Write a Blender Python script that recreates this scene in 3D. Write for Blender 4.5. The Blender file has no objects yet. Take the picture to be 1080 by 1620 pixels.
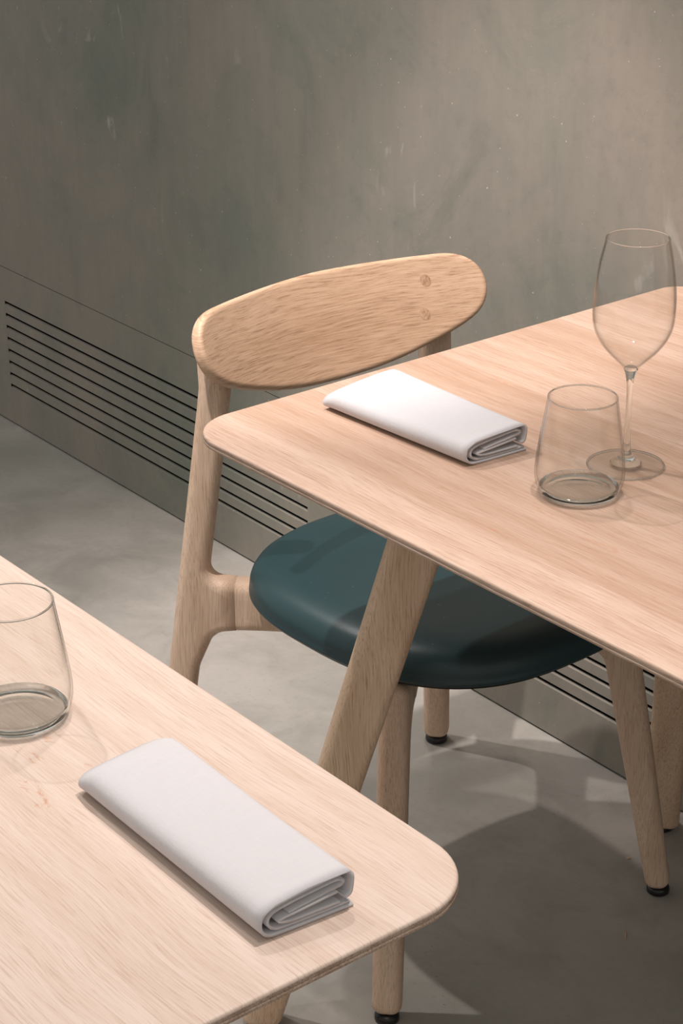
import bpy, math, random
from mathutils import Matrix, Vector
random.seed(7)
sc = bpy.context.scene
COL = sc.collection

# ---------------------------------------------------------------- camera
cam_data = bpy.data.cameras.new('camera')
cam_data.sensor_fit = 'VERTICAL'
cam_data.sensor_height = 36.0
cam_data.lens = 71.395
cam = bpy.data.objects.new('camera', cam_data)
COL.objects.link(cam)
CR = (0.61398046, 0.78930407, -0.00520449)
CF = (-0.7208044, 0.5579848, -0.41121038)
r_ = Vector(CR).normalized(); f_ = Vector(CF).normalized(); u_ = r_.cross(f_).normalized()
m = Matrix((r_, u_, -f_)).transposed().to_4x4()
m.translation = Vector((1.60071342, -1.03425453, 1.50106438))
cam.matrix_world = m
sc.camera = cam
sc.view_settings.view_transform = 'Standard'
sc.view_settings.look = 'None'
sc.view_settings.gamma = 1.0
sc.view_settings.use_curve_mapping = False
sc.view_settings.exposure = 0.0
sc.cycles.transparent_max_bounces = 24
sc.cycles.max_bounces = 14

# ---------------------------------------------------------------- world and lamps
world = bpy.data.worlds.new('room_ambience'); sc.world = world
world.use_nodes = True
wb = world.node_tree.nodes['Background']
wb.inputs[0].default_value = (0.97, 1.0, 0.955, 1)
wb.inputs[1].default_value = 0.54

def spot(name, loc, aim, watts, angle=70, size=0.045, col=(1, .92, .87), blend=.6):
    d = bpy.data.lights.new(name, 'SPOT'); d.energy = watts; d.spot_size = math.radians(angle)
    d.spot_blend = blend; d.shadow_soft_size = size; d.color = col
    o = bpy.data.objects.new(name, d); COL.objects.link(o)
    o.location = loc
    o.rotation_euler = (Vector(aim) - Vector(loc)).to_track_quat('-Z', 'Y').to_euler()
    return o
LAMPS = [
    ('ceiling_spot', (-0.30, 0.42, 2.7), (-0.05, 0.0, 0.5), 50, 84, (1, .93, .89), .045),
    ('ceiling_spot', (-1.03, -0.27, 2.7), (-0.1, 0.20, 0.2), 92, 58, (1, .94, .90), .025),
    ('ceiling_spot', (-0.03, -0.40, 2.7), (-0.34, 0.72, 0.0), 180, 30, (1, .95, .92), .025),
    ('ceiling_spot', (0.87, -0.46, 2.7), (0.6, 0.1, 0.6), 22, 90, (1, .86, .77), .045),
    ('ceiling_spot', (0.62, 0.20, 2.7), (0.65, -0.76, 0.7), 108, 64, (1, .93, .88), .035),
    ('wall_spot', (0.35, 0.20, 2.35), (0.05, 0.755, 1.1), 10, 50, (1, .66, .46), .045),
]
for nm, l, a, w, ang, c, sz in LAMPS:
    spot(nm, l, a, w, ang, size=sz, col=c)

# ---------------------------------------------------------------- helpers
def tag(o, label=None, cat=None, group=None, kind=None):
    if label: o['label'] = label
    if cat: o['category'] = cat
    if group: o['group'] = group
    if kind: o['kind'] = kind
    return o

def obj(name, verts, faces, mat, parent=None, smooth=True, mats=None, fmat=None):
    me = bpy.data.meshes.new(name)
    me.from_pydata([tuple(v) for v in verts], [], faces)
    for mm in (mats or [mat]): me.materials.append(mm)
    if fmat: me.polygons.foreach_set('material_index', fmat)
    me.polygons.foreach_set('use_smooth', [smooth] * len(me.polygons))
    me.update()
    o = bpy.data.objects.new(name, me); COL.objects.link(o)
    if parent: o.parent = parent
    return o

def empty(name, loc, rz=0):
    o = bpy.data.objects.new(name, None); COL.objects.link(o)
    o.empty_display_size = .05; o.location = loc; o.rotation_euler = (0, 0, rz)
    return o

def copy_tree(o, parent=None):
    c = o.copy(); COL.objects.link(c)
    if parent: c.parent = parent
    for ch in [x for x in list(bpy.data.objects) if x.parent == o]:
        copy_tree(ch, c)
    return c

def rounded(pts, n=8):
    """closed polygon [(x, y, r)] counter-clockwise with filleted corners"""
    out = []
    N = len(pts)
    for i in range(N):
        p0 = Vector(pts[i - 1][:2]); p1 = Vector(pts[i][:2]); p2 = Vector(pts[(i + 1) % N][:2]); r = pts[i][2]
        if r <= 0: out.append(p1); continue
        a = (p0 - p1).normalized(); b = (p2 - p1).normalized()
        ang = math.acos(max(-1, min(1, a.dot(b))))
        t = r / math.tan(ang / 2)
        t = min(t, (p0 - p1).length * .499, (p2 - p1).length * .499)
        r = t * math.tan(ang / 2)
        c = p1 + (a + b).normalized() * (r / math.sin(ang / 2))
        s = p1 + a * t - c; e = p1 + b * t - c
        a0 = math.atan2(s.y, s.x); da = math.atan2(e.y, e.x) - a0
        while da > math.pi: da -= 2 * math.pi
        while da < -math.pi: da += 2 * math.pi
        for k in range(n + 1):
            th = a0 + da * k / n
            out.append(c + Vector((math.cos(th), math.sin(th))) * r)
    return out

def subdiv(poly, maxlen):
    out = []
    for i, a in enumerate(poly):
        b = poly[(i + 1) % len(poly)]; L = (b - a).length
        k = max(1, int(math.ceil(L / maxlen)))
        for j in range(k): out.append(a.lerp(b, j / k))
    return out

def inset(poly, d):
    N = len(poly); out = []
    for i in range(N):
        p0, p1, p2 = poly[i - 1], poly[i], poly[(i + 1) % N]
        e1 = (p1 - p0); e2 = (p2 - p1)
        if e1.length < 1e-9: e1 = e2
        if e2.length < 1e-9: e2 = e1
        n1 = Vector((-e1.y, e1.x)).normalized(); n2 = Vector((-e2.y, e2.x)).normalized()
        n = n1 + n2
        if n.length < 1e-6: n = n1
        n.normalize(); c = max(.5, n.dot(n1))
        out.append(p1 + n * (d / c))
    return out

def clean(poly):
    out = []
    for p in poly:
        if not out or (p - out[-1]).length > 1e-6: out.append(p)
    if (out[0] - out[-1]).length < 1e-6: out.pop()
    return out

def layers(poly, prof, place, cap0=True, cap1=True):
    """poly ccw outline; prof [(inset, h)]; place(x, y, h) -> 3-D point"""
    V = []; F = []; N = len(poly)
    for d, h in prof:
        q = inset(poly, d) if abs(d) > 1e-9 else poly
        V += [place(p.x, p.y, h) for p in q]
    for k in range(len(prof) - 1):
        for i in range(N):
            j = (i + 1) % N
            F.append((k * N + i, k * N + j, (k + 1) * N + j, (k + 1) * N + i))
    if cap0: F.append(tuple(reversed(range(N))))
    if cap1: F.append(tuple(range((len(prof) - 1) * N, len(prof) * N)))
    return V, F

def lathe(prof, n=72, closed=False):
    """prof [(r, z)]"""
    V = []; F = []; idx = []
    for r, z in prof:
        if r < 1e-7:
            idx.append([len(V)]); V.append((0, 0, z))
        else:
            idx.append(list(range(len(V), len(V) + n)))
            V += [(r * math.cos(2 * math.pi * i / n), r * math.sin(2 * math.pi * i / n), z) for i in range(n)]
    pairs = list(zip(idx, idx[1:])) + ([(idx[-1], idx[0])] if closed else [])
    for A, B in pairs:
        for i in range(n):
            j = (i + 1) % n
            if len(A) == 1 and len(B) == 1: continue
            if len(A) == 1: F.append((A[0], B[j], B[i]))
            elif len(B) == 1: F.append((A[i], A[j], B[0]))
            else: F.append((A[i], A[j], B[j], B[i]))
    return V, F

def smooth_curve(pts, k=6):
    """Catmull-Rom through 2-D points"""
    P = [Vector(p) for p in pts]; P = [P[0]] + P + [P[-1]]
    out = []
    for i in range(1, len(P) - 2):
        for j in range(k):
            t = j / k
            a, b, c, d = P[i - 1], P[i], P[i + 1], P[i + 2]
            out.append(.5 * ((2 * b) + (-a + c) * t + (2 * a - 5 * b + 4 * c - d) * t * t + (-a + 3 * b - 3 * c + d) * t ** 3))
    out.append(P[-2])
    return out

# ---------------------------------------------------------------- materials
def srgb(r, g, b):
    f = lambda c: (c / 255 / 12.92) if c / 255 <= .04045 else ((c / 255 + .055) / 1.055) ** 2.4
    return (f(r), f(g), f(b), 1)

class NT:
    def __init__(s, name):
        s.mat = bpy.data.materials.new(name); s.mat.use_nodes = True
        s.t = s.mat.node_tree; s.n = s.t.nodes; s.n.clear()
        s.out = s.n.new('ShaderNodeOutputMaterial')
    def add(s, typ, **kw):
        n = s.n.new(typ)
        for k, v in kw.items():
            if k in n.inputs.keys(): n.inputs[k].default_value = v
            else: setattr(n, k, v)
        return n
    def link(s, a, b): s.t.links.new(a, b)
    def math(s, op, a, b=None, clamp=False):
        n = s.n.new('ShaderNodeMath'); n.operation = op; n.use_clamp = clamp
        for i, x in enumerate((a, b)):
            if x is None: continue
            if isinstance(x, (int, float)): n.inputs[i].default_value = x
            else: s.link(x, n.inputs[i])
        return n.outputs[0]
    def mix(s, fac, a, b, blend='MIX'):
        n = s.n.new('ShaderNodeMix'); n.data_type = 'RGBA'; n.blend_type = blend
        if isinstance(fac, (int, float)): n.inputs[0].default_value = fac
        else: s.link(fac, n.inputs[0])
        for i, x in ((6, a), (7, b)):
            if isinstance(x, tuple): n.inputs[i].default_value = x
            else: s.link(x, n.inputs[i])
        return n.outputs[2]
    def ramp(s, fac, stops, interp='LINEAR'):
        n = s.n.new('ShaderNodeValToRGB'); n.color_ramp.interpolation = interp
        els = n.color_ramp.elements
        while len(els) > 1: els.remove(els[-1])
        for i, (p, c) in enumerate(stops):
            e = els[0] if i == 0 else els.new(p)
            e.position = p; e.color = c if isinstance(c, tuple) else (c, c, c, 1)
        s.link(fac, n.inputs[0])
        return n.outputs[0]
    def noise(s, vec, scale, detail=4, rough=.5, dist=0):
        n = s.n.new('ShaderNodeTexNoise'); n.inputs['Scale'].default_value = scale
        n.inputs['Detail'].default_value = detail; n.inputs['Roughness'].default_value = rough
        n.inputs['Distortion'].default_value = dist
        s.link(vec, n.inputs['Vector']); return n.outputs['Fac']
    def mapping(s, vec, scale=(1, 1, 1), rot=(0, 0, 0), loc=(0, 0, 0)):
        n = s.n.new('ShaderNodeMapping'); n.inputs['Scale'].default_value = scale
        n.inputs['Rotation'].default_value = rot; n.inputs['Location'].default_value = loc
        s.link(vec, n.inputs['Vector']); return n.outputs[0]

def oak(name, light, dark, pore, axis='X', planks=None, rough=.5, contrast=1.0, seed=0., stain=0, flat=None):
    """oiled oak; grain along the object's axis; planks = [(y position 0..1, random)] for glued staves"""
    s = NT(name)
    def sc3(a, b):   # sheet-like parts carry little figure through their thickness
        return (a, b * .12 if flat == 'y' else b, b * .12 if flat == 'z' else b)
    co = s.add('ShaderNodeTexCoord').outputs['Object']
    rot = {'X': (0, 0, 0), 'Z': (0, math.pi / 2, 0), 'Y': (0, 0, math.pi / 2)}[axis]
    v = s.mapping(co, rot=rot, loc=(seed, seed * .37, seed * .11))
    tone = None
    if planks:
        sep = s.add('ShaderNodeSeparateXYZ'); s.link(co, sep.inputs[0])
        tone = s.ramp(s.math('ADD', sep.outputs['Y'], .5), planks, 'CONSTANT')
        off = s.add('ShaderNodeVectorMath', operation='SCALE'); off.inputs['Scale'].default_value = 7.0
        s.link(tone, off.inputs[0])
        ad = s.add('ShaderNodeVectorMath', operation='ADD'); s.link(v, ad.inputs[0]); s.link(off.outputs[0], ad.inputs[1])
        v = ad.outputs[0]
    # slow wander of the grain
    w = s.add('ShaderNodeTexNoise'); w.inputs['Scale'].default_value = 2.2; w.inputs['Detail'].default_value = 2
    s.link(s.mapping(v, (1.2, 2.5, 2.5)), w.inputs['Vector'])
    wv = s.add('ShaderNodeVectorMath', operation='SCALE'); wv.inputs['Scale'].default_value = .045
    s.link(w.outputs['Color'], wv.inputs[0])
    ad2 = s.add('ShaderNodeVectorMath', operation='ADD'); s.link(v, ad2.inputs[0]); s.link(wv.outputs[0], ad2.inputs[1])
    v = ad2.outputs[0]
    broad = s.noise(s.mapping(v, sc3(2.0, 22)), 1.0, 3, .55)
    mid = s.noise(s.mapping(v, sc3(17, 640)), 1.0, 4, .65)
    fine = s.noise(s.mapping(v, sc3(34, 900)), 1.0, 3, .6)
    wave = s.add('ShaderNodeTexWave', wave_type='BANDS', bands_direction='Y')
    wave.inputs['Scale'].default_value = 1.0; wave.inputs['Distortion'].default_value = 7
    wave.inputs['Detail'].default_value = 3; wave.inputs['Detail Scale'].default_value = .6
    s.link(s.mapping(v, sc3(.9, 9)), wave.inputs['Vector'])
    g = s.math('ADD', s.math('MULTIPLY', broad, .24), s.math('MULTIPLY', mid, .66))
    g = s.math('ADD', g, s.math('MULTIPLY', wave.outputs['Fac'], .10))
    col = s.mix(s.ramp(g, [(.5 - .11 / contrast, 0.), (.5 + .08 / contrast, 1.)]), dark, light)
    # open pores
    pm = s.ramp(fine, [(.38, 1.), (.49, 0.)])
    pm = s.math('MULTIPLY', pm, s.ramp(mid, [(.38, 1.), (.62, .15)]))
    col = s.mix(s.math('MULTIPLY', pm, .75 * contrast), col, pore)
    if tone is not None:
        t2 = s.add('ShaderNodeSeparateColor'); s.link(tone, t2.inputs[0])
        col = s.mix(s.ramp(t2.outputs[0], [(0, .0), (1, .55)]), col, dark)
        col = s.mix(s.ramp(t2.outputs[0], [(0, .35), (1, .0)]), col, light)
    if stain:   # small reddish knots and ripple marks
        k = s.noise(s.mapping(v, (9, 26, 26)), 1.0, 5, .75, 1.5)
        k2 = s.noise(s.mapping(v, (3.2, 5, 5), loc=(3, 1, 0)), 1.0, 1, .5)
        kk = s.math('MULTIPLY', s.ramp(k, [(.60, 0.), (.69, 1.)]), s.ramp(k2, [(.58, 0.), (.68, 1.)]))
        col = s.mix(s.math('MULTIPLY', kk, stain), col, srgb(178, 120, 82))
    b = s.add('ShaderNodeBsdfPrincipled'); s.link(col, b.inputs['Base Color'])
    s.link(s.ramp(fine, [(.3, rough + .12), (.6, rough)]), b.inputs['Roughness'])
    b.inputs['Specular IOR Level'].default_value = .35
    bp = s.add('ShaderNodeBump'); bp.inputs['Strength'].default_value = .18; bp.inputs['Distance'].default_value = .0006
    s.link(s.math('SUBTRACT', mid, s.math('MULTIPLY', pm, .8)), bp.inputs['Height'])
    s.link(bp.outputs[0], b.inputs['Normal']); s.link(b.outputs[0], s.out.inputs[0])
    return s.mat

def plain(name, col, rough=.5, spec=.5, metal=0.):
    s = NT(name); b = s.add('ShaderNodeBsdfPrincipled')
    co = s.add('ShaderNodeTexCoord').outputs['Object']
    n = s.noise(co, 60, 3)
    d = tuple(c * .8 for c in col[:3]) + (1,)
    s.link(s.mix(n, d, col), b.inputs['Base Color'])
    b.inputs['Roughness'].default_value = rough; b.inputs['Specular IOR Level'].default_value = spec
    b.inputs['Metallic'].default_value = metal
    s.link(b.outputs[0], s.out.inputs[0]); return s.mat

OAK_L, OAK_D, OAK_P = srgb(222, 190, 160), srgb(190, 150, 116), srgb(150, 108, 78)
M_TOP_A = oak('oak_tabletop', srgb(202, 174, 157), srgb(174, 140, 118), srgb(140, 101, 79), 'X',
              [(0.0, .1), (.197, .85), (.30, .55), (.385, .95), (.475, .5), (.57, .8), (.66, .35), (.75, .9), (.83, .5)], .5, .85, 0., .5, 'z')
M_TOP_B = oak('oak_tabletop_pale', srgb(210, 190, 178), srgb(190, 164, 147), srgb(158, 125, 104), 'X',
              [(0.0, .2), (.25, .3), (.42, .15), (.60, .3), (.80, .2)], .5, .75, 3.7, .8, 'z')
M_EDGE = oak('oak_edge', srgb(200, 172, 154), srgb(170, 140, 120), srgb(136, 106, 88), 'X', None, .55)
M_LEG = oak('oak_leg', srgb(228, 198, 171), srgb(202, 167, 138), srgb(148, 113, 86), 'Z', None, .5, .65, 1.3)
M_CHAIR = oak('oak_chair', srgb(222, 193, 170), srgb(196, 163, 138), srgb(148, 115, 92), 'Z', None, .45, .6, 5.1)
M_BACK = oak('oak_backrest', srgb(212, 176, 148), srgb(180, 142, 113), srgb(132, 97, 74), 'Y', None, .42, .7, 2.2, 0, 'y')
M_PLUG = oak('oak_plug', srgb(200, 163, 135), srgb(168, 130, 102), srgb(120, 86, 64), 'Z', None, .5)
M_GLIDE = plain('black_plastic', srgb(28, 26, 26), .35)

def make_wall_mat():
    s = NT('troweled_plaster')
    co = s.add('ShaderNodeTexCoord').outputs['Object']
    big = s.noise(s.mapping(co, (1, 1, .8)), 1.9, 5, .6, .8)
    med = s.noise(s.mapping(co, (1, 1, .7), loc=(4, 0, 2)), 6.0, 7, .66, .7)
    strk = s.noise(s.mapping(co, (1, 1, .14)), 48, 5, .6, .2)
    fin = s.noise(co, 60, 5, .7)
    c1 = s.mix(s.ramp(big, [(.36, 0.), (.64, 1.)]), srgb(121, 123, 113), srgb(145, 135, 126))
    c2 = s.mix(s.ramp(med, [(.42, 0.), (.70, .55)]), c1, srgb(154, 142, 131))
    c3 = s.mix(s.ramp(med, [(.28, .55), (.44, 0.)]), c2, srgb(114, 115, 105))
    c4 = s.mix(s.ramp(strk, [(.35, .12), (.6, 0.)]), c3, srgb(112, 106, 96))
    c5 = s.mix(s.ramp(fin, [(.30, .16), (.46, 0.)]), c4, srgb(104, 99, 90))
    # pale scuffs and flecks
    fl = s.noise(s.mapping(co, (1, 1, .6), loc=(1, 0, 5)), 15, 3, .5, 1.5)
    fl2 = s.noise(s.mapping(co, (1, 1, 1), loc=(7, 0, 3)), 2.2, 2)
    f = s.math('MULTIPLY', s.ramp(fl, [(.66, 0.), (.74, 1.)]), s.ramp(fl2, [(.52, 0.), (.62, 1.)]))
    c6 = s.mix(s.math('MULTIPLY', f, .45), c5, srgb(190, 182, 172))
    sp = s.noise(co, 170, 2, .5)
    c6 = s.mix(s.math('MULTIPLY', s.ramp(sp, [(.755, 0.), (.77, 1.)]), .7), c6, srgb(205, 196, 184))
    b = s.add('ShaderNodeBsdfPrincipled'); s.link(c6, b.inputs['Base Color'])
    b.inputs['Roughness'].default_value = .62; b.inputs['Specular IOR Level'].default_value = .3
    bp = s.add('ShaderNodeBump'); bp.inputs['Strength'].default_value = .25; bp.inputs['Distance'].default_value = .004
    s.link(s.math('ADD', s.math('MULTIPLY', med, 1.0), s.math('MULTIPLY', fin, .25)), bp.inputs['Height'])
    s.link(bp.outputs[0], b.inputs['Normal']); s.link(b.outputs[0], s.out.inputs[0])
    return s.mat
M_WALL = make_wall_mat()

def make_floor_mat():
    s = NT('polished_concrete')
    co = s.add('ShaderNodeTexCoord').outputs['Object']
    big = s.noise(co, 1.7, 5, .55, .7)
    med = s.noise(co, 7, 6, .62, .7)
    fin = s.noise(co, 90, 4, .6)
    c = s.mix(s.ramp(big, [(.35, 0.), (.65, 1.)]), srgb(158, 154, 147), srgb(184, 175, 168))
    c = s.mix(s.ramp(med, [(.36, .6), (.58, 0.)]), c, srgb(148, 142, 134))
    pit = s.noise(co, 210, 3, .7)
    area = s.noise(s.mapping(co, loc=(2, 5, 0)), 3.0, 2)
    pm = s.math('MULTIPLY', s.ramp(pit, [(.30, 1.), (.345, 0.)]), s.ramp(area, [(.46, 0.), (.6, 1.)]))
    c = s.mix(s.math('MULTIPLY', pm, .7), c, srgb(58, 54, 48))
    c = s.mix(s.ramp(fin, [(.3, .15), (.5, 0.)]), c, srgb(134, 128, 120))
    b = s.add('ShaderNodeBsdfPrincipled'); s.link(c, b.inputs['Base Color'])
    s.link(s.ramp(med, [(.3, .5), (.7, .62)]), b.inputs['Roughness']); b.inputs['Specular IOR Level'].default_value = .35
    bp = s.add('ShaderNodeBump'); bp.inputs['Strength'].default_value = .12; bp.inputs['Distance'].default_value = .001
    s.link(s.math('ADD', fin, s.math('MULTIPLY', pm, -1.5)), bp.inputs['Height'])
    s.link(bp.outputs[0], b.inputs['Normal']); s.link(b.outputs[0], s.out.inputs[0])
    return s.mat
M_FLOOR = make_floor_mat()
M_DARK = plain('duct_interior', srgb(26, 24, 20), .9, .1)
M_GAPDARK = plain('shadow_gap', srgb(34, 32, 28), .9, .1)

def make_leather():
    s = NT('teal_leather')
    co = s.add('ShaderNodeTexCoord').outputs['Object']
    v = s.add('ShaderNodeTexVoronoi', feature='DISTANCE_TO_EDGE'); v.inputs['Scale'].default_value = 900
    s.link(co, v.inputs['Vector'])
    n = s.noise(co, 9, 4)
    c = s.mix(n, srgb(27, 50, 54), srgb(38, 62, 66))
    d = s.noise(co, 260, 2, .4); d2 = s.noise(co, 14, 2)
    dm = s.math('MULTIPLY', s.ramp(d, [(.755, 0.), (.79, 1.)]), s.ramp(d2, [(.4, .3), (.6, 1.)]))
    c = s.mix(s.math('MULTIPLY', dm, .35), c, srgb(170, 180, 176))
    b = s.add('ShaderNodeBsdfPrincipled'); s.link(c, b.inputs['Base Color'])
    b.inputs['Roughness'].default_value = .38; b.inputs['Specular IOR Level'].default_value = .5
    bp = s.add('ShaderNodeBump'); bp.inputs['Strength'].default_value = .12; bp.inputs['Distance'].default_value = .0004
    s.link(v.outputs['Distance'], bp.inputs['Height']); s.link(bp.outputs[0], b.inputs['Normal'])
    s.link(b.outputs[0], s.out.inputs[0]); return s.mat
M_LEATHER = make_leather()

def make_linen():
    s = NT('linen_napkin')
    co = s.add('ShaderNodeTexCoord').outputs['Object']
    n = s.noise(s.mapping(co, (500, 90, 90)), 1, 3, .6); n2 = s.noise(s.mapping(co, (90, 500, 500)), 1, 3, .6)
    big = s.noise(co, 14, 3)
    c = s.mix(s.math('MULTIPLY', s.math('ADD', n, n2), .5), srgb(192, 187, 190), srgb(204, 200, 203))
    c = s.mix(s.math('MULTIPLY', big, .25), c, srgb(196, 190, 188))
    b = s.add('ShaderNodeBsdfPrincipled'); s.link(c, b.inputs['Base Color'])
    b.inputs['Roughness'].default_value = .9; b.inputs['Specular IOR Level'].default_value = .1
    b.inputs['Sheen Weight'].default_value = .15
    bp = s.add('ShaderNodeBump'); bp.inputs['Strength'].default_value = .25; bp.inputs['Distance'].default_value = .0005
    s.link(s.math('ADD', n, n2), bp.inputs['Height']); s.link(bp.outputs[0], b.inputs['Normal'])
    s.link(b.outputs[0], s.out.inputs[0]); return s.mat
M_LINEN = make_linen()

def make_glass():
    s = NT('clear_glass_thick')
    g = s.add('ShaderNodeBsdfGlass'); g.inputs['Color'].default_value = (.98, .99, .985, 1)
    g.inputs['Roughness'].default_value = 0; g.inputs['IOR'].default_value = 1.5
    s.link(g.outputs[0], s.out.inputs[0])
    def thin(name, clear, rim, power):      # blown wall: lets light straight through, reflects by Fresnel, denser where it turns edge-on
        t = NT(name)
        lw = t.add('ShaderNodeLayerWeight'); lw.inputs['Blend'].default_value = .5
        f5 = t.math('ADD', t.math('MULTIPLY', t.math('POWER', lw.outputs['Facing'], 5.0), .8), .03)
        gl = t.add('ShaderNodeBsdfGlossy'); gl.inputs['Roughness'].default_value = .03
        tr = t.add('ShaderNodeBsdfTransparent')
        t.link(t.mix(t.math('POWER', lw.outputs['Facing'], power), clear, rim), tr.inputs['Color'])
        mx = t.add('ShaderNodeMixShader'); t.link(f5, mx.inputs[0])
        t.link(tr.outputs[0], mx.inputs[1]); t.link(gl.outputs[0], mx.inputs[2])
        t.link(mx.outputs[0], t.out.inputs[0])
        return t.mat
    return s.mat, thin('clear_glass_wall', (.985, .985, .98, 1), (.45, .46, .44, 1), 7.0), thin('clear_glass_base', (.988, .990, .986, 1), (.50, .54, .51, 1), 4.5)
M_GLASS, M_THIN, M_BASE = make_glass()

# ---------------------------------------------------------------- floor and wall
WALL_Y = 0.7553
V = [(-4, -4, 0), (3.2, -4, 0), (3.2, WALL_Y + .04, 0), (-4, WALL_Y + .04, 0),
     (-4, -4, -.1), (3.2, -4, -.1), (3.2, WALL_Y + .04, -.1), (-4, WALL_Y + .04, -.1)]
tag(obj('floor', V, [(0, 1, 2, 3), (7, 6, 5, 4), (0, 4, 5, 1), (1, 5, 6, 2), (2, 6, 7, 3), (3, 7, 4, 0)], M_FLOOR, smooth=False), kind='structure')

def build_wall():
    groups = [(-1.7748, -.8004), (-.66, .314), (.454, 1.43)]
    zs = [.2531 - i * (.2531 - .0820) / 7 for i in range(8)]
    hh = .0040
    xs = [-4.0]
    for a, b in groups: xs += [a, b]
    xs.append(3.2)
    zl = [.0035]
    for z in reversed(zs): zl += [z - hh, z + hh]
    zl += [.3258, .3268, 2.9]
    V = []; F = []; FM = []
    def quad(a, b, c, d, mi=0):
        n = len(V); V.extend([a, b, c, d]); F.append((n, n + 1, n + 2, n + 3)); FM.append(mi)
    Y = WALL_Y; D = .05
    for i in range(len(xs) - 1):
        for j in range(len(zl) - 1):
            x0, x1, z0, z1 = xs[i], xs[i + 1], zl[j], zl[j + 1]
            slot = (i % 2 == 1) and (j % 2 == 1) and j <= 15
            if j == 17:      # hairline joint above the grille
                n = len(V)
                quad((x0, Y + .002, z0), (x1, Y + .002, z0), (x1, Y + .002, z1), (x0, Y + .002, z1), 1)
                continue
            if not slot:
                quad((x0, Y, z0), (x1, Y, z0), (x1, Y, z1), (x0, Y, z1))
            else:
                c = .0040   # small chamfer on the lower lip
                quad((x0, Y, z0), (x1, Y, z0), (x1, Y + c, z0 + c * .45), (x0, Y + c, z0 + c * .45))
                quad((x0, Y + c, z0 + c * .45), (x1, Y + c, z0 + c * .45), (x1, Y + D, z0 + c * .45), (x0, Y + D, z0 + c * .45), 1)
                quad((x0, Y + D, z1), (x1, Y + D, z1), (x1, Y, z1), (x0, Y, z1), 1)
                zc = z0 + c * .45
                quad((x0, Y, zc), (x0, Y + D, zc), (x0, Y + D, z1), (x0, Y, z1), 1)
                quad((x1, Y + D, zc), (x1, Y, zc), (x1, Y, z1), (x1, Y + D, z1), 1)
                quad((x0, Y, z0), (x0, Y + c, zc), (x0, Y + c * .5, zc), (x0, Y, zc))
                quad((x1, Y, z0), (x1, Y, zc), (x1, Y + c * .5, zc), (x1, Y + c, zc))
                quad((x0, Y + D, z0), (x1, Y + D, z0), (x1, Y + D, z1), (x0, Y + D, z1), 1)
    # underside return, back and top give the wall its thickness
    quad((-4, Y + .12, .0035), (3.2, Y + .12, .0035), (3.2, Y, .0035), (-4, Y, .0035), 1)
    quad((3.2, Y + .12, .0035), (-4, Y + .12, .0035), (-4, Y + .12, 2.9), (3.2, Y + .12, 2.9), 1)
    quad((-4, Y, 2.9), (3.2, Y, 2.9), (3.2, Y + .12, 2.9), (-4, Y + .12, 2.9), 0)
    quad((3.2, Y, .0035), (3.2, Y + .12, .0035), (3.2, Y + .12, 2.9), (3.2, Y, 2.9), 0)
    quad((-4, Y + .12, .0035), (-4, Y, .0035), (-4, Y, 2.9), (-4, Y + .12, 2.9), 0)
    return obj('wall_back', V, F, None, smooth=False, mats=[M_WALL, M_DARK], fmat=FM)
tag(build_wall(), kind='structure')

# ---------------------------------------------------------------- table
TW, TD = .79, .735     # along x, along y

def round_plate_profile(t, r, n=5):
    """section of a plate of thickness t with edges rounded by r: [(inset, h)] from -t/2 to t/2"""
    a = []
    for k in range(n + 1):
        th = math.pi / 2 * k / n
        a.append((r * (1 - math.sin(th)), -t / 2 + r * (1 - math.cos(th))))
    return a + [(d, -h) for d, h in reversed(a)]

def glide(parent, loc, r):
    V, F = lathe([(0, 0.0), (r * .86, 0.0), (r, .002), (r, .007), (r * .9, .0105), (0, .0105)], 28)
    o = obj('glide', [(x + loc[0], y + loc[1], z + loc[2]) for x, y, z in V], F, M_GLIDE, parent)
    o['label'] = 'black plastic glide under the leg'
    return o

def plate_in_plane(name, outline, t, r, origin, dirv, mat, parent, ends=()):
    """outline in (d, z) ccw, d measured from origin along dirv (unit, horizontal); ends = d of flat glued joints"""
    dx, dy = dirv; nx, ny = dy, -dx
    poly = clean(subdiv(outline, .03))
    V = []; F = []; N = len(poly)
    prof = round_plate_profile(t, r, 6)
    for ins, h in prof:
        q = inset(poly, ins) if ins > 1e-9 else poly
        for a, b in zip(poly, q):
            d = a.x if any(abs(a.x - e) < 1e-5 for e in ends) else b.x
            V.append((origin[0] + dx * d + nx * h, origin[1] + dy * d + ny * h, b.y))
    for k in range(len(prof) - 1):
        for i in range(N):
            j = (i + 1) % N; F.append((k * N + i, k * N + j, (k + 1) * N + j, (k + 1) * N + i))
    F.append(tuple(reversed(range(N)))); F.append(tuple(range((len(prof) - 1) * N, len(prof) * N)))
    return obj(name, V, F, mat, parent)

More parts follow.
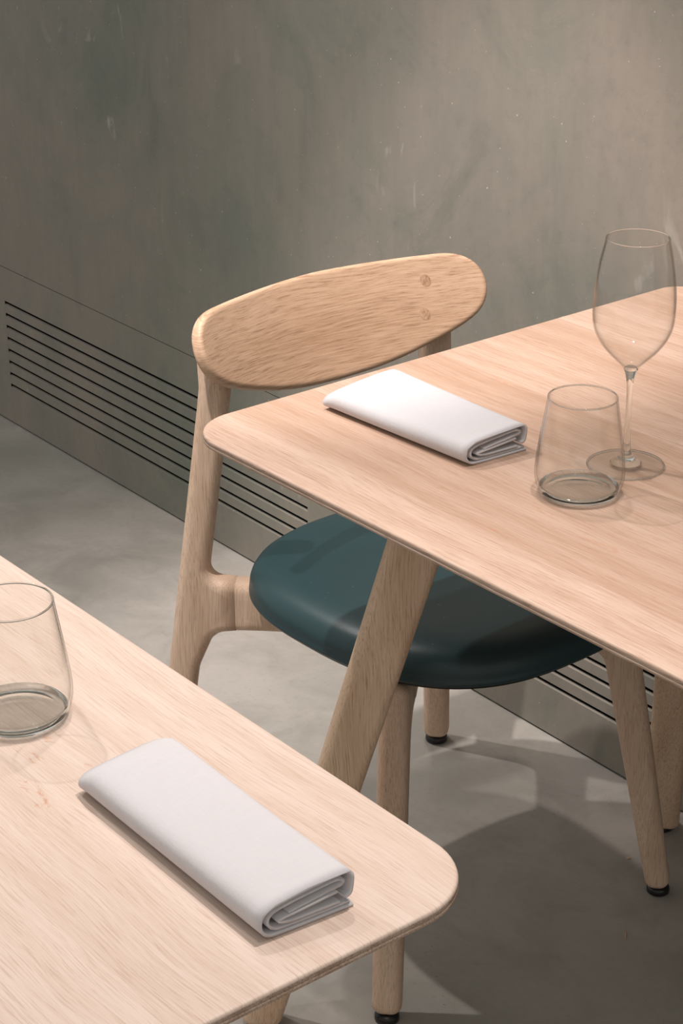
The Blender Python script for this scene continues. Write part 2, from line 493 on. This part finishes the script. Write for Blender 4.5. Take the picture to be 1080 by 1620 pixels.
def build_table(top_mat, label, group):
    root = empty('dining_table', (0, 0, 0))
    tag(root, label, 'table', group)
    hx, hy = TW / 2, TD / 2
    poly = clean(rounded([(-hx, -hy, .058), (hx, -hy, .058), (hx, hy, .034), (-hx, hy, .034)], 14))
    # tabletop upper leaf with its worn top edge
    V, F = layers(poly, [(.030, .7200), (.012, .7245), (.0015, .7305), (.0, .7315), (.0, .7342), (.0006, .7347), (.0, .7352),
                         (.0, .7378), (.0005, .7391), (.0014, .7398), (.0028, .7400), (.0050, .7400), (.0080, .7400)], lambda x, y, h: (x, y, h))
    n = len(poly)
    fm = [1] * (n * 7) + [0] * (n * 5) + [1, 0]
    obj('tabletop', V, F, None, root, mats=[top_mat, M_EDGE], fmat=fm)
    for sx in (-1, 1):
        for sy in (-1, 1):
            o = (sx * (hx - (.045 if sy < 0 else .055)), sy * (hy - (.048 if sy < 0 else .028))); L = math.hypot(1, 1.08)
            dv = (-sx / L, -sy * 1.08 / L)
            pts = [(-.0235, .0095, .0118), (.0235, .0095, .0118), (.2055, .628, .050), (.264, .622, 0), (.264, .7205, 0), (.172, .7205, .0118)]
            leg = plate_in_plane('leg', rounded(pts), .046, .0115, o, dv, M_LEG, root, (.264,))
            glide(leg, (o[0], o[1], 0), .0165)
    for sy in (-1, 1):
        o = (-(hx - (.045 if sy < 0 else .055)), sy * (hy - (.048 if sy < 0 else .028))); e = (hx - (.055 if sy < 0 else .045), -sy * (hy - (.028 if sy < 0 else .048)))
        L = math.hypot(e[0] - o[0], e[1] - o[1]); dv = ((e[0] - o[0]) / L, (e[1] - o[1]) / L)
        plate_in_plane('cross_rail', rounded([(.2645, .625, 0), (L - .2645, .625, 0), (L - .2645, .7195, 0), (.2645, .7195, 0)]), .040, .008, o, dv, M_LEG, root, (.2645, L - .2645))
    return root

def place_rot(root, corner_local, corner_world, deg):
    a = math.radians(deg); x, y = corner_local
    root.rotation_euler = (0, 0, a)
    root.location = (corner_world[0] - (x * math.cos(a) - y * math.sin(a)), corner_world[1] - (x * math.sin(a) + y * math.cos(a)), 0)

GT = 'square oak tables for two'
tA = build_table(M_TOP_A, 'square oak table against the wall with the chair pushed under it', GT)
place_rot(tA, (-TW / 2, -TD / 2), (0, 0), .9749)
tB = copy_tree(tA)
tB['label'] = 'square oak table cropped in the foreground at lower left of the photo'
for ch in [x for x in bpy.data.objects if x.parent == tB]:
    if ch.name.startswith('tabletop'):
        ch.data = ch.data.copy(); ch.data.materials[0] = M_TOP_B
place_rot(tB, (-TW / 2, -TD / 2), (.7885, -.2808), 180.768)

# ---------------------------------------------------------------- chair
CH = (-.09, .385)
def build_chair():
    root = empty('dining_chair', (CH[0], CH[1], 0))
    tag(root, 'oak chair with wide curved oval backrest and dark teal leather seat, pushed under the table', 'chair')
    loc = lambda p: (p[0] - CH[0], p[1] - CH[1])
    RR, FL, RL, FR = (-.3163, .1532), (.1437, .5976), (-.3168, .6203), (.128, .168)
    for rear, front, lean in ((RR, FL, .135), (RL, FR, .150)):
        L = math.hypot(front[0] - rear[0], front[1] - rear[1])
        dv = ((front[0] - rear[0]) / L, (front[1] - rear[1]) / L)
        s = lean
        pts = [(-.0175, .010, .0134), (.0175, .010, .0134), (.0180 + s * .285, .283, .055), (.0790, .336, .06), (.107, .3408, 0), (.107, .408, 0),
               (.0185 + s * .40, .410, .028), (.0185 + s * .698, .698, .0134), (-.0185 + s * .698, .698, .0134)]
        lg = plate_in_plane('rear_leg', rounded(pts), .036, .0132, loc(rear), dv, M_CHAIR, root, (.107,))
        for vx in lg.data.vertices:      # the post top bends back to meet the backrest
            if vx.co.z > .655: vx.co.x -= .30 * (vx.co.z - .655)
        glide(lg, loc(rear) + (0,), .0155)
        fv = (-dv[0], -dv[1])
        pts = [(-.0155, .010, .0128), (.0155, .010, .0128), (.0215 + .195 * .33, .346, .032), (.128, .346, 0), (.128, .408, 0), (-.016 + .17 * .40, .408, .0128)]
        lg = plate_in_plane('front_leg', rounded(pts), .035, .0125, loc(front), fv, M_CHAIR, root, (.128,))
        glide(lg, loc(front) + (0,), .0145)
        plate_in_plane('seat_rail', rounded([(.1074, .341, 0), (.14, .3425, .02), (L - .1284, .346, 0), (L - .1284, .4078, 0), (.1074, .4078, 0)]),
                       .036, .0128, loc(rear), dv, M_CHAIR, root, (.1074, L - .1284))
    # seat: a soft squarish pad
    n = 128; cx, cy = loc((-.030, .384)); A, B, e = .219, .210, 2.55
    ring = []
    for i in range(n):
        th = 2 * math.pi * i / n; c, s_ = math.cos(th), math.sin(th)
        x = A * math.copysign(abs(c) ** (2 / e), c); y = B * math.copysign(abs(s_) ** (2 / e), s_)
        y *= 1 - .05 * (x / A)
        ring.append(Vector((x, y)))
    def pad(prof, dish):
        V = []; F = []
        for f, z in prof:
            for p in ring:
                q = p * f
                zz = z
                if dish: zz += (-.006 * math.exp(-((q.x + .03) ** 2 + q.y ** 2) / .012) * min(1, (1 - f) * 4)
                                + .0035 * (q.y / B) ** 2 * min(1, (1 - f) * 5))
                V.append((cx + q.x, cy + q.y, zz))
        for k in range(len(prof) - 1):
            for i in range(n):
                j = (i + 1) % n; F.append((k * n + i, k * n + j, (k + 1) * n + j, (k + 1) * n + i))
        F.append(tuple(reversed(range(n)))); F.append(tuple(range((len(prof) - 1) * n, len(prof) * n)))
        return V, F
    V, F = pad([(.90, .4175), (.97, .4182), (.992, .4195), (1.0, .4225), (.999, .4255), (.9935, .4275), (.996, .431), (.9935, .4365), (.984, .443),
                (.965, .4495), (.935, .4548), (.89, .4588), (.83, .4612), (.75, .463), (.64, .464), (.5, .4645), (.35, .4645), (.2, .4645), (.06, .4645)], True)
    seat = obj('seat', V, F, M_LEATHER, root)
    V, F = pad([(.80, .4085), (.93, .4095), (.95, .412), (.95, .4176), (.9, .4176)], False)
    sb = obj('seat_base', V, F, M_GLIDE, seat); sb['label'] = 'black underside board of the seat'
    # backrest: wide oval bent in plan and leaning back
    half = [(0, .7546), (.0308, .7542), (.0725, .7538), (.1127, .7538), (.151, .7542), (.1795, .7542), (.1985, .7500), (.2110, .7410), (.2170, .7280), (.2172, .7130),
            (.2115, .6985), (.2010, .6862), (.1858, .6762), (.1640, .6662), (.135, .6560), (.095, .6450), (.050, .6378), (0, .6352)]
    o = smooth_curve(half, 5)
    right = [Vector((p.x, p.y)) for p in o]
    left = [Vector((-p.x, p.y)) for p in reversed(o)][1:-1]
    poly = right + left
    poly = list(reversed(poly))
    poly = clean(poly)      # counter-clockwise
    area = sum(poly[i - 1].x * poly[i].y - poly[i].x * poly[i - 1].y for i in range(len(poly)))
    if area < 0: poly.reverse()
    zc = .695
    T, R0 = .016, .0052
    def place(s_, z, h):
        x0 = -.250 + 1.2 * s_ * s_ - .5 * (z - .68)
        dxs = 2.4 * s_; nn = Vector((1, -dxs, .5)).normalized()
        q = Vector((x0, .3875 + s_ * .982, z)) + nn * (h - T / 2)
        return (q.x - CH[0], q.y - CH[1], q.z)
    prof = round_plate_profile(T, R0, 6)
    N = len(poly); V = []; F = []
    def ringpts(q, h): V.extend([place(p.x, p.y, h) for p in q])
    inner = inset(poly, R0)
    fr = [.97, .92, .86, .79, .72, .64, .56, .48, .40, .32, .24, .16, .08, .02]
    for f in reversed(fr): ringpts([Vector((p.x * f, zc + (p.y - zc) * f)) for p in inner], -T / 2)
    for d, h in prof: ringpts(inset(poly, d) if d > 1e-9 else poly, h)
    for f in fr: ringpts([Vector((p.x * f, zc + (p.y - zc) * f)) for p in inner], T / 2)
    K = len(V) // N
    for k in range(K - 1):
        for i in range(N):
            j = (i + 1) % N; F.append((k * N + i, k * N + j, (k + 1) * N + j, (k + 1) * N + i))
    F.append(tuple(reversed(range(N)))); F.append(tuple(range((K - 1) * N, K * N)))
    back = obj('backrest', V, F, M_BACK, root)
    PLUGS = ((.1453, .7249), (.1328, .6876))
    # wooden plugs over the screws at each rear leg
    for s0, z0 in PLUGS:
        V = []; F = []
        nn = 20; r = .0068
        for h in (T / 2 - .003, T / 2 + .0003):
            for i in range(nn):
                a = 2 * math.pi * i / nn
                V.append(place(s0 + r * math.cos(a), z0 + r * math.sin(a), h))
        for i in range(nn):
            j = (i + 1) % nn; F.append((i, j, nn + j, nn + i))
        F.append(tuple(reversed(range(nn)))); F.append(tuple(range(nn, 2 * nn)))
        pg = obj('dowel_plug', V, F, M_PLUG, back, smooth=False)
        pg['label'] = 'round wooden plug set in the backrest'
    return root
build_chair()

# ---------------------------------------------------------------- folded napkins
def ribbon(path, t):
    """closed strip of thickness t around an open 2-D path"""
    P = smooth_curve(path, 6); A = []; B = []
    for i, p in enumerate(P):
        a = P[max(0, i - 1)]; b = P[min(len(P) - 1, i + 1)]
        d = (b - a).normalized(); n = Vector((-d.y, d.x)) * t / 2
        A.append(p + n); B.append(p - n)
    return A + list(reversed(B))

def build_napkin(W, Lg, label, rows=26, taper=0., end_slant=0., seed=1):
    root = empty('folded_napkin', (0, 0, 0))
    tag(root, label, 'napkin', 'folded white cloth napkins')
    k = W / .068
    def sweep(name, path, t, x0, x1, amp):
        sec = ribbon([(a * k, b) for a, b in path], t); N = len(sec); V = []; F = []
        for r in range(rows + 1):
            f = r / rows
            f = .5 - .5 * math.cos(math.pi * f) if False else f
            x = x0 + (x1 - x0) * f
            g = (x + Lg / 2) / Lg
            # far end slumps, middle slightly pressed
            far = min(1, max(0, g / .10)); far = far * far * (3 - 2 * far)
            zs = .66 + .34 * far ** .6
            zs *= 1 - .04 * math.sin(math.pi * g)
            ws = (1 + taper * (1 - g)) * (1 - .03 * (1 - far))
            for p in sec:
                w = p.x * ws
                z = p.y * zs
                z += amp * math.sin(9 * g + p.x * 40 + seed) * min(1, p.y / .02) * .5
                xx = x + end_slant * (w / W) * (1 if g > .5 else -.6) * abs(2 * g - 1) - (.004 * (1 - far) * 0)
                V.append((xx, w, max(z, .0004)))
        for r in range(rows):
            for i in range(N):
                j = (i + 1) % N; F.append((r * N + i, (r + 1) * N + i, (r + 1) * N + j, r * N + j))
        F.append(tuple(range(N))); F.append(tuple(reversed(range(rows * N, (rows + 1) * N))))
        return obj(name, V, F, M_LINEN, root)
    h = Lg / 2
    sweep('outer_layer', [(.0355, .0014), (.015, .0014), (-.012, .0015), (-.026, .0022), (-.0325, .0060), (-.0345, .0125), (-.0320, .0190), (-.0250, .0228),
                          (-.010, .0252), (.010, .0272), (.026, .0280), (.0325, .0272), (.0352, .0235), (.0350, .0170), (.0335, .0110), (.0300, .0092)], .0021, -h, h, .0004)
    sweep('inner_fold', [(.034, .0042), (.010, .0040), (-.014, .0042), (-.0245, .0062), (-.0285, .0120), (-.0245, .0178), (-.012, .0204), (.006, .0224), (.022, .0238),
                         (.0285, .0222), (.0275, .0190), (.018, .0178), (.0, .0156), (-.013, .0136)], .0019, -h + .004, h - .0012, .0002)
    sweep('inner_fold', [(.026, .0068), (.010, .0070), (-.010, .0072), (-.0195, .0092), (-.0185, .0112), (-.004, .0124), (.012, .0140), (.024, .0152)],
          .0018, -h + .006, h - .0006, .0)
    return root
nA = build_napkin(.072, .212, 'folded white napkin between the chair back and the glasses, on the table by the wall', taper=.22, end_slant=.006, seed=2)
nA.location = (.1555, .1880, .7400); nA.rotation_euler = (0, 0, math.radians(1.8))
nB = build_napkin(.067, .222, 'folded white napkin on the foreground table beside its rounded corner', taper=.03, end_slant=.004, seed=4)
nB.location = (.6400, -.4045, .7400); nB.rotation_euler = (0, 0, math.radians(-.6))

# ---------------------------------------------------------------- glasses
def rim_ring(root, R, z, r):
    V, F = lathe([(R + r * math.cos(2 * math.pi * k / 10), z + r * math.sin(2 * math.pi * k / 10)) for k in range(10)], 96, True)
    obj('rim', V, F, M_GLASS, root)

def build_tumbler():
    root = empty('water_tumbler', (0, 0, 0))
    H = .0945
    out = smooth_curve([(.0345, .0008), (.0375, .0045), (.0405, .0110), (.0418, .0200), (.0412, .0320), (.0392, .0480), (.0368, .0640), (.0343, .0800), (.0322, H - .0006)], 5)
    wall_out = [(p.x, p.y) for p in out]
    t = .0013
    iw = smooth_curve([(.0309, H - .0006), (.0330, .0800), (.0355, .0640), (.0378, .0480), (.0397, .0320), (.0401, .0200), (.0385, .0125), (.0360, .0085)], 5)
    rim = [(.0320, H), (.0314, H + .0002), (.0310, H)]
    # upper wall (thin) from z .013 up
    wo = [q for q in wall_out if q[1] >= .0062]
    V, F = lathe(wo + rim + [(p.x, p.y) for p in iw], 96)
    obj('glass_wall', V, F, M_THIN, root)
    bo = [q for q in wall_out if q[1] <= .0066]
    base = [(0, .0022), (.020, .0020), (.029, .0012), (.0330, .0003)] + bo + [(.0362, .0080), (.0320, .0069), (.0240, .0062), (.012, .0058), (0, .0056)]
    V, F = lathe(base, 96)
    b = obj('glass_base', V, F, M_GLASS, root)
    b['label'] = 'thick clear glass base'
    rim_ring(root, .03155, H + .0003, .0008)
    return root
gA = build_tumbler()
tag(gA, 'clear stemless tumbler on the table by the wall, standing next to the stemmed glass', 'glass', 'clear water tumblers')
gA.location = (.369, .198, .7400)
gB = copy_tree(gA)
gB['label'] = 'clear stemless tumbler at the left edge of the photo, on the foreground table'
gB.location = (.408, -.417, .7400)

def build_wine():
    root = empty('wine_glass', (0, 0, 0))
    tag(root, 'tall clear stemmed wine glass on the table by the wall, behind the tumbler', 'glass')
    op = smooth_curve([(.0048, .0965), (.0085, .1015), (.0155, .1085), (.0250, .1185), (.0325, .1295), (.0370, .1415), (.0384, .1560), (.0380, .1720), (.0362, .1890), (.0332, .2070), (.0294, .2243)], 6)
    outp = [(p.x, p.y) for p in op]
    t = .0010
    inn = []
    for i in range(len(op) - 1, -1, -1):
        a = op[max(0, i - 1)]; b = op[min(len(op) - 1, i + 1)]; d = (b - a).normalized()
        q = op[i] + Vector((-d.y, d.x)) * t
        if q.x > .004 and q.y > .1020: inn.append((q.x, q.y))
    V, F = lathe(outp + [(.0291, .2250), (.0287, .2249)] + inn + [(0, .1028)], 96)
    obj('bowl', V, F, M_THIN, root)
    rim_ring(root, .0289, .2252, .0007)
    rim_ring(root, .0366, .0013, .0009)
    st = smooth_curve([(.0150, .0039), (.0110, .0056), (.0082, .0085), (.0060, .0120), (.0048, .0160), (.0040, .0210), (.0032, .0300), (.0028, .0450), (.0027, .0600), (.0029, .0750), (.0035, .0860), (.0050, .0935), (.0068, .0985)], 5)
    V, F = lathe([(0, .0039)] + [(p.x, p.y) for p in st] + [(.0040, .1012), (0, .1020)], 40)
    obj('stem', V, F, M_GLASS, root)
    V, F = lathe([(0, .0022), (.015, .0016), (.030, .0006), (.0362, .0002), (.0371, .0009), (.0368, .0019), (.0350, .0023), (.0280, .0027), (.0190, .0033), (.0150, .0037), (0, .0038)], 96)
    obj('foot', V, F, M_BASE, root)
    return root
w = build_wine()
w.location = (.3505, .2777, .7400)

# ---------------------------------------------------------------- litter on the floor
PALE = plain('pale_grit', srgb(214, 178, 150), .8)
def litter(name, loc, size, rz, label, cat):
    V, F = lathe([(0, 0), (.8, .0), (1, .35), (.7, .8), (0, 1)], 8)
    V = [(x * size[0] * (1 + .25 * math.sin(3 * i)), y * size[1] * (1 + .2 * math.cos(2 * i)), z * size[2]) for i, (x, y, z) in enumerate(V)]
    o = obj(name, V, F, PALE, None, smooth=False); o.location = loc; o.rotation_euler = (0, 0, rz)
    tag(o, label, cat)
litter('crumb', (.0681, .6206, 0), (.0030, .0020, .0028), .4, 'small pale crumb on the floor left of the front chair leg', 'crumb')
litter('crumb', (.0705, .5318, 0), (.0014, .0012, .0014), 1.0, 'tiny pale speck on the dark shaded floor, the smaller crumb', 'crumb')
litter('wood_splinter', (.1845, .4995, 0), (.0080, .0011, .0012), -.86, 'thin pale splinter lying on the floor at lower right', 'splinter')
